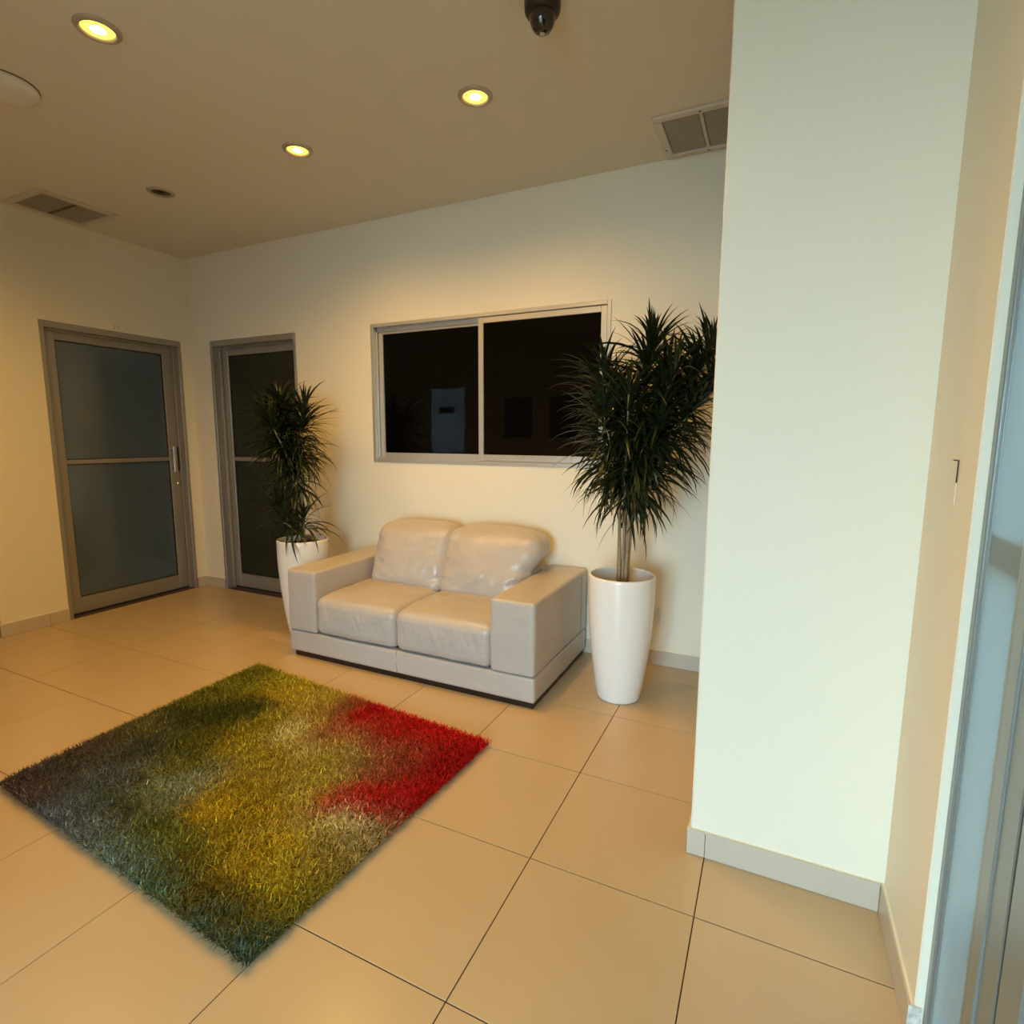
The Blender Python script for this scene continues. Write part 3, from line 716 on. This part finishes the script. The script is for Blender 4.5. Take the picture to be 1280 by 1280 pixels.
def vent(x0, x1, y0, y1, axis, label):
    o = ((x0 + x1) / 2, (y0 + y1) / 2, ZC); r = empty('ceiling_vent', o)
    tag(r, label, 'air vent', 'ceiling air vents')
    t = 0.040; za, zb = ZC - 0.014, ZC
    bars = [(x0, x1, y0, y0 + t, za, zb), (x0, x1, y1 - t, y1, za, zb), (x0, x0 + t, y0 + t, y1 - t, za, zb), (x1 - t, x1, y0 + t, y1 - t, za, zb)]
    boxes('frame', bars, M_VENT, r, 0.004, o)
    box('backing', (x0 + t, x1 - t, y0 + t, y1 - t, ZC - 0.003, ZC - 0.0005), M_VENTD, r, off=o)
    if axis == 'x':
        m = (x0 + x1) / 2; box('divider', (m - 0.008, m + 0.008, y0 + t, y1 - t, za, zb - 0.003), M_VENT, r, 0.002, 1, o)
        cells = [(x0 + t + .004, m - 0.012, y0 + t, y1 - t), (m + 0.012, x1 - t - .004, y0 + t, y1 - t)]
        screws = [(m, y0 + t * .5), (m, y1 - t * .5), (x0 + t * .4, y1 - 0.10)]
    else:
        m = (y0 + y1) / 2; box('divider', (x0 + t, x1 - t, m - 0.008, m + 0.008, za + 0.006, zb - 0.003), M_VENTD, r, 0.002, 1, o)
        cells = [(x0 + t, x1 - t, y0 + t + .004, m - 0.012), (x0 + t, x1 - t, m + 0.012, y1 - t - .004)]
        screws = []
    for c in cells:
        bm = bmesh.new(); n = int((c[3] - c[2]) / 0.011)
        for k in range(n):
            y = c[2] + (k + 0.5) * (c[3] - c[2]) / n
            add_box(bm, c[0] - o[0], c[1] - o[0], y - 0.004 - o[1], y + 0.003 - o[1], -0.009, -0.0065)
        s = from_bm('louvre_slats', bm, M_SLAT, r); s['kind'] = 'stuff'
    for sx, sy in screws:
        lathe('screw', [(0, -0.0165), (0.004, -0.016), (0.005, -0.014)], M_BLACK, r, 10, (sx - o[0], sy - o[1], 0))
vent(-0.482, -0.060, 1.285, 1.690, 'x', 'louvred ceiling air vent above the taller plant, cut by the white pier')
vent(-4.340, -3.925, 0.480, 0.935, 'y', 'grey louvred ceiling air vent above the frosted door at the left')

# dome camera
o = (-0.672, 0.437, ZC); r = empty('security_camera', o)
tag(r, 'small black dome security camera on the ceiling at the top edge', 'security camera')
lathe('housing', [(0.0, 0), (0.060, 0.0), (0.062, -0.012), (0.060, -0.040), (0.054, -0.050), (0.046, -0.052), (0, -0.052)], M_BLACK, r, 40)
lathe('dome', [(0.045, -0.051), (0.044, -0.065), (0.039, -0.082), (0.030, -0.097), (0.018, -0.106), (0, -0.110)], M_DOME, r, 40)
lathe('lens_tip', [(0.0, -0.1115), (0.006, -0.111), (0.009, -0.108)], M_RING, r, 16)

# round wireless access point
o = (-2.895, -0.105, ZC); r = empty('access_point', o)
tag(r, 'white round ceiling-mounted device cut by the left picture edge', 'ceiling device')
lathe('shell', [(0.118, 0.0), (0.124, -0.006), (0.120, -0.020), (0.100, -0.034), (0.06, -0.041), (0, -0.043)], M_WHITE, r, 56)
lathe('base_ring', [(0.126, 0.0), (0.126, -0.003), (0.118, -0.004)], M_VENTD, r, 56)
lathe('status_light', [(0.0, -0.0430), (0.006, -0.0428), (0.008, -0.0400)], mat('pale_led', (0.8, 0.75, 0.75), 0.3, emit=(0.9, 0.8, 0.8), emit_s=0.4), r, 16, (0.055, 0.02, 0.003))

# small things on the walls
o = (XL, 1.131, 2.134); r = empty('door_sensor', o)
tag(r, 'tiny cream sensor box above the frosted door', 'sensor')
box('body', (XL, XL + 0.018, 1.112, 1.150, 2.116, 2.152), M_WALL, r, 0.003, 1, o)
box('clip', (XL + 0.018, XL + 0.021, 1.122, 1.140, 2.126, 2.142), M_VENT, r, 0.001, 1, o)

o = (-0.455, YB, 0.305); r = empty('wall_socket', o)
tag(r, 'white wall socket low behind the taller plant pot', 'socket')
box('plate', (-0.490, -0.430, YB - 0.009, YB, 0.258, 0.350), M_WHITE, r, 0.002, 1, o)
box('insert', (-0.482, -0.438, YB - 0.012, YB - 0.009, 0.278, 0.330), M_WHITE, r, 0.001, 1, o)
for zz in (0.294, 0.314):
    box('slot', (-0.466, -0.454, YB - 0.0128, YB - 0.0118, zz - 0.002, zz + 0.002), M_BLACK, r, off=o)

o = (XR, 0.028, 1.232); r = empty('blank_cover_plate', o)
tag(r, 'painted-over blank cover plate with cracked corner on the right wall', 'cover plate')
box('plate', (XR - 0.0016, XR, 0.000, 0.062, 1.186, 1.282), M_WALL, r, 0.0006, 1, o)
boxes('crack', [(XR - 0.0024, XR - 0.0004, -0.0025, 0.0, 1.236, 1.284), (XR - 0.0024, XR - 0.0004, 0.0, 0.034, 1.2815, 1.284)], M_CRACK, r, off=o)

# framed notices behind the camera that show as faint reflections
for x0, x1, lb in ((-3.52, -3.08, 'dark framed notice behind the camera, nearer the frosted door'), (-2.80, -2.36, 'dark framed notice behind the camera, nearer the entrance')):
    o = ((x0 + x1) / 2, YR, 1.6); r = empty('framed_notice', o); tag(r, lb, 'picture', 'framed notices behind the camera')
    boxes('frame', frame_bars(x0, x1, 1.33, 1.90, YR, YR + 0.02, 0.02), M_FRAME, r, 0.002, o)
    box('print', (x0 + 0.02, x1 - 0.02, YR + 0.002, YR + 0.008, 1.35, 1.88), M_PAPER, r, off=o)
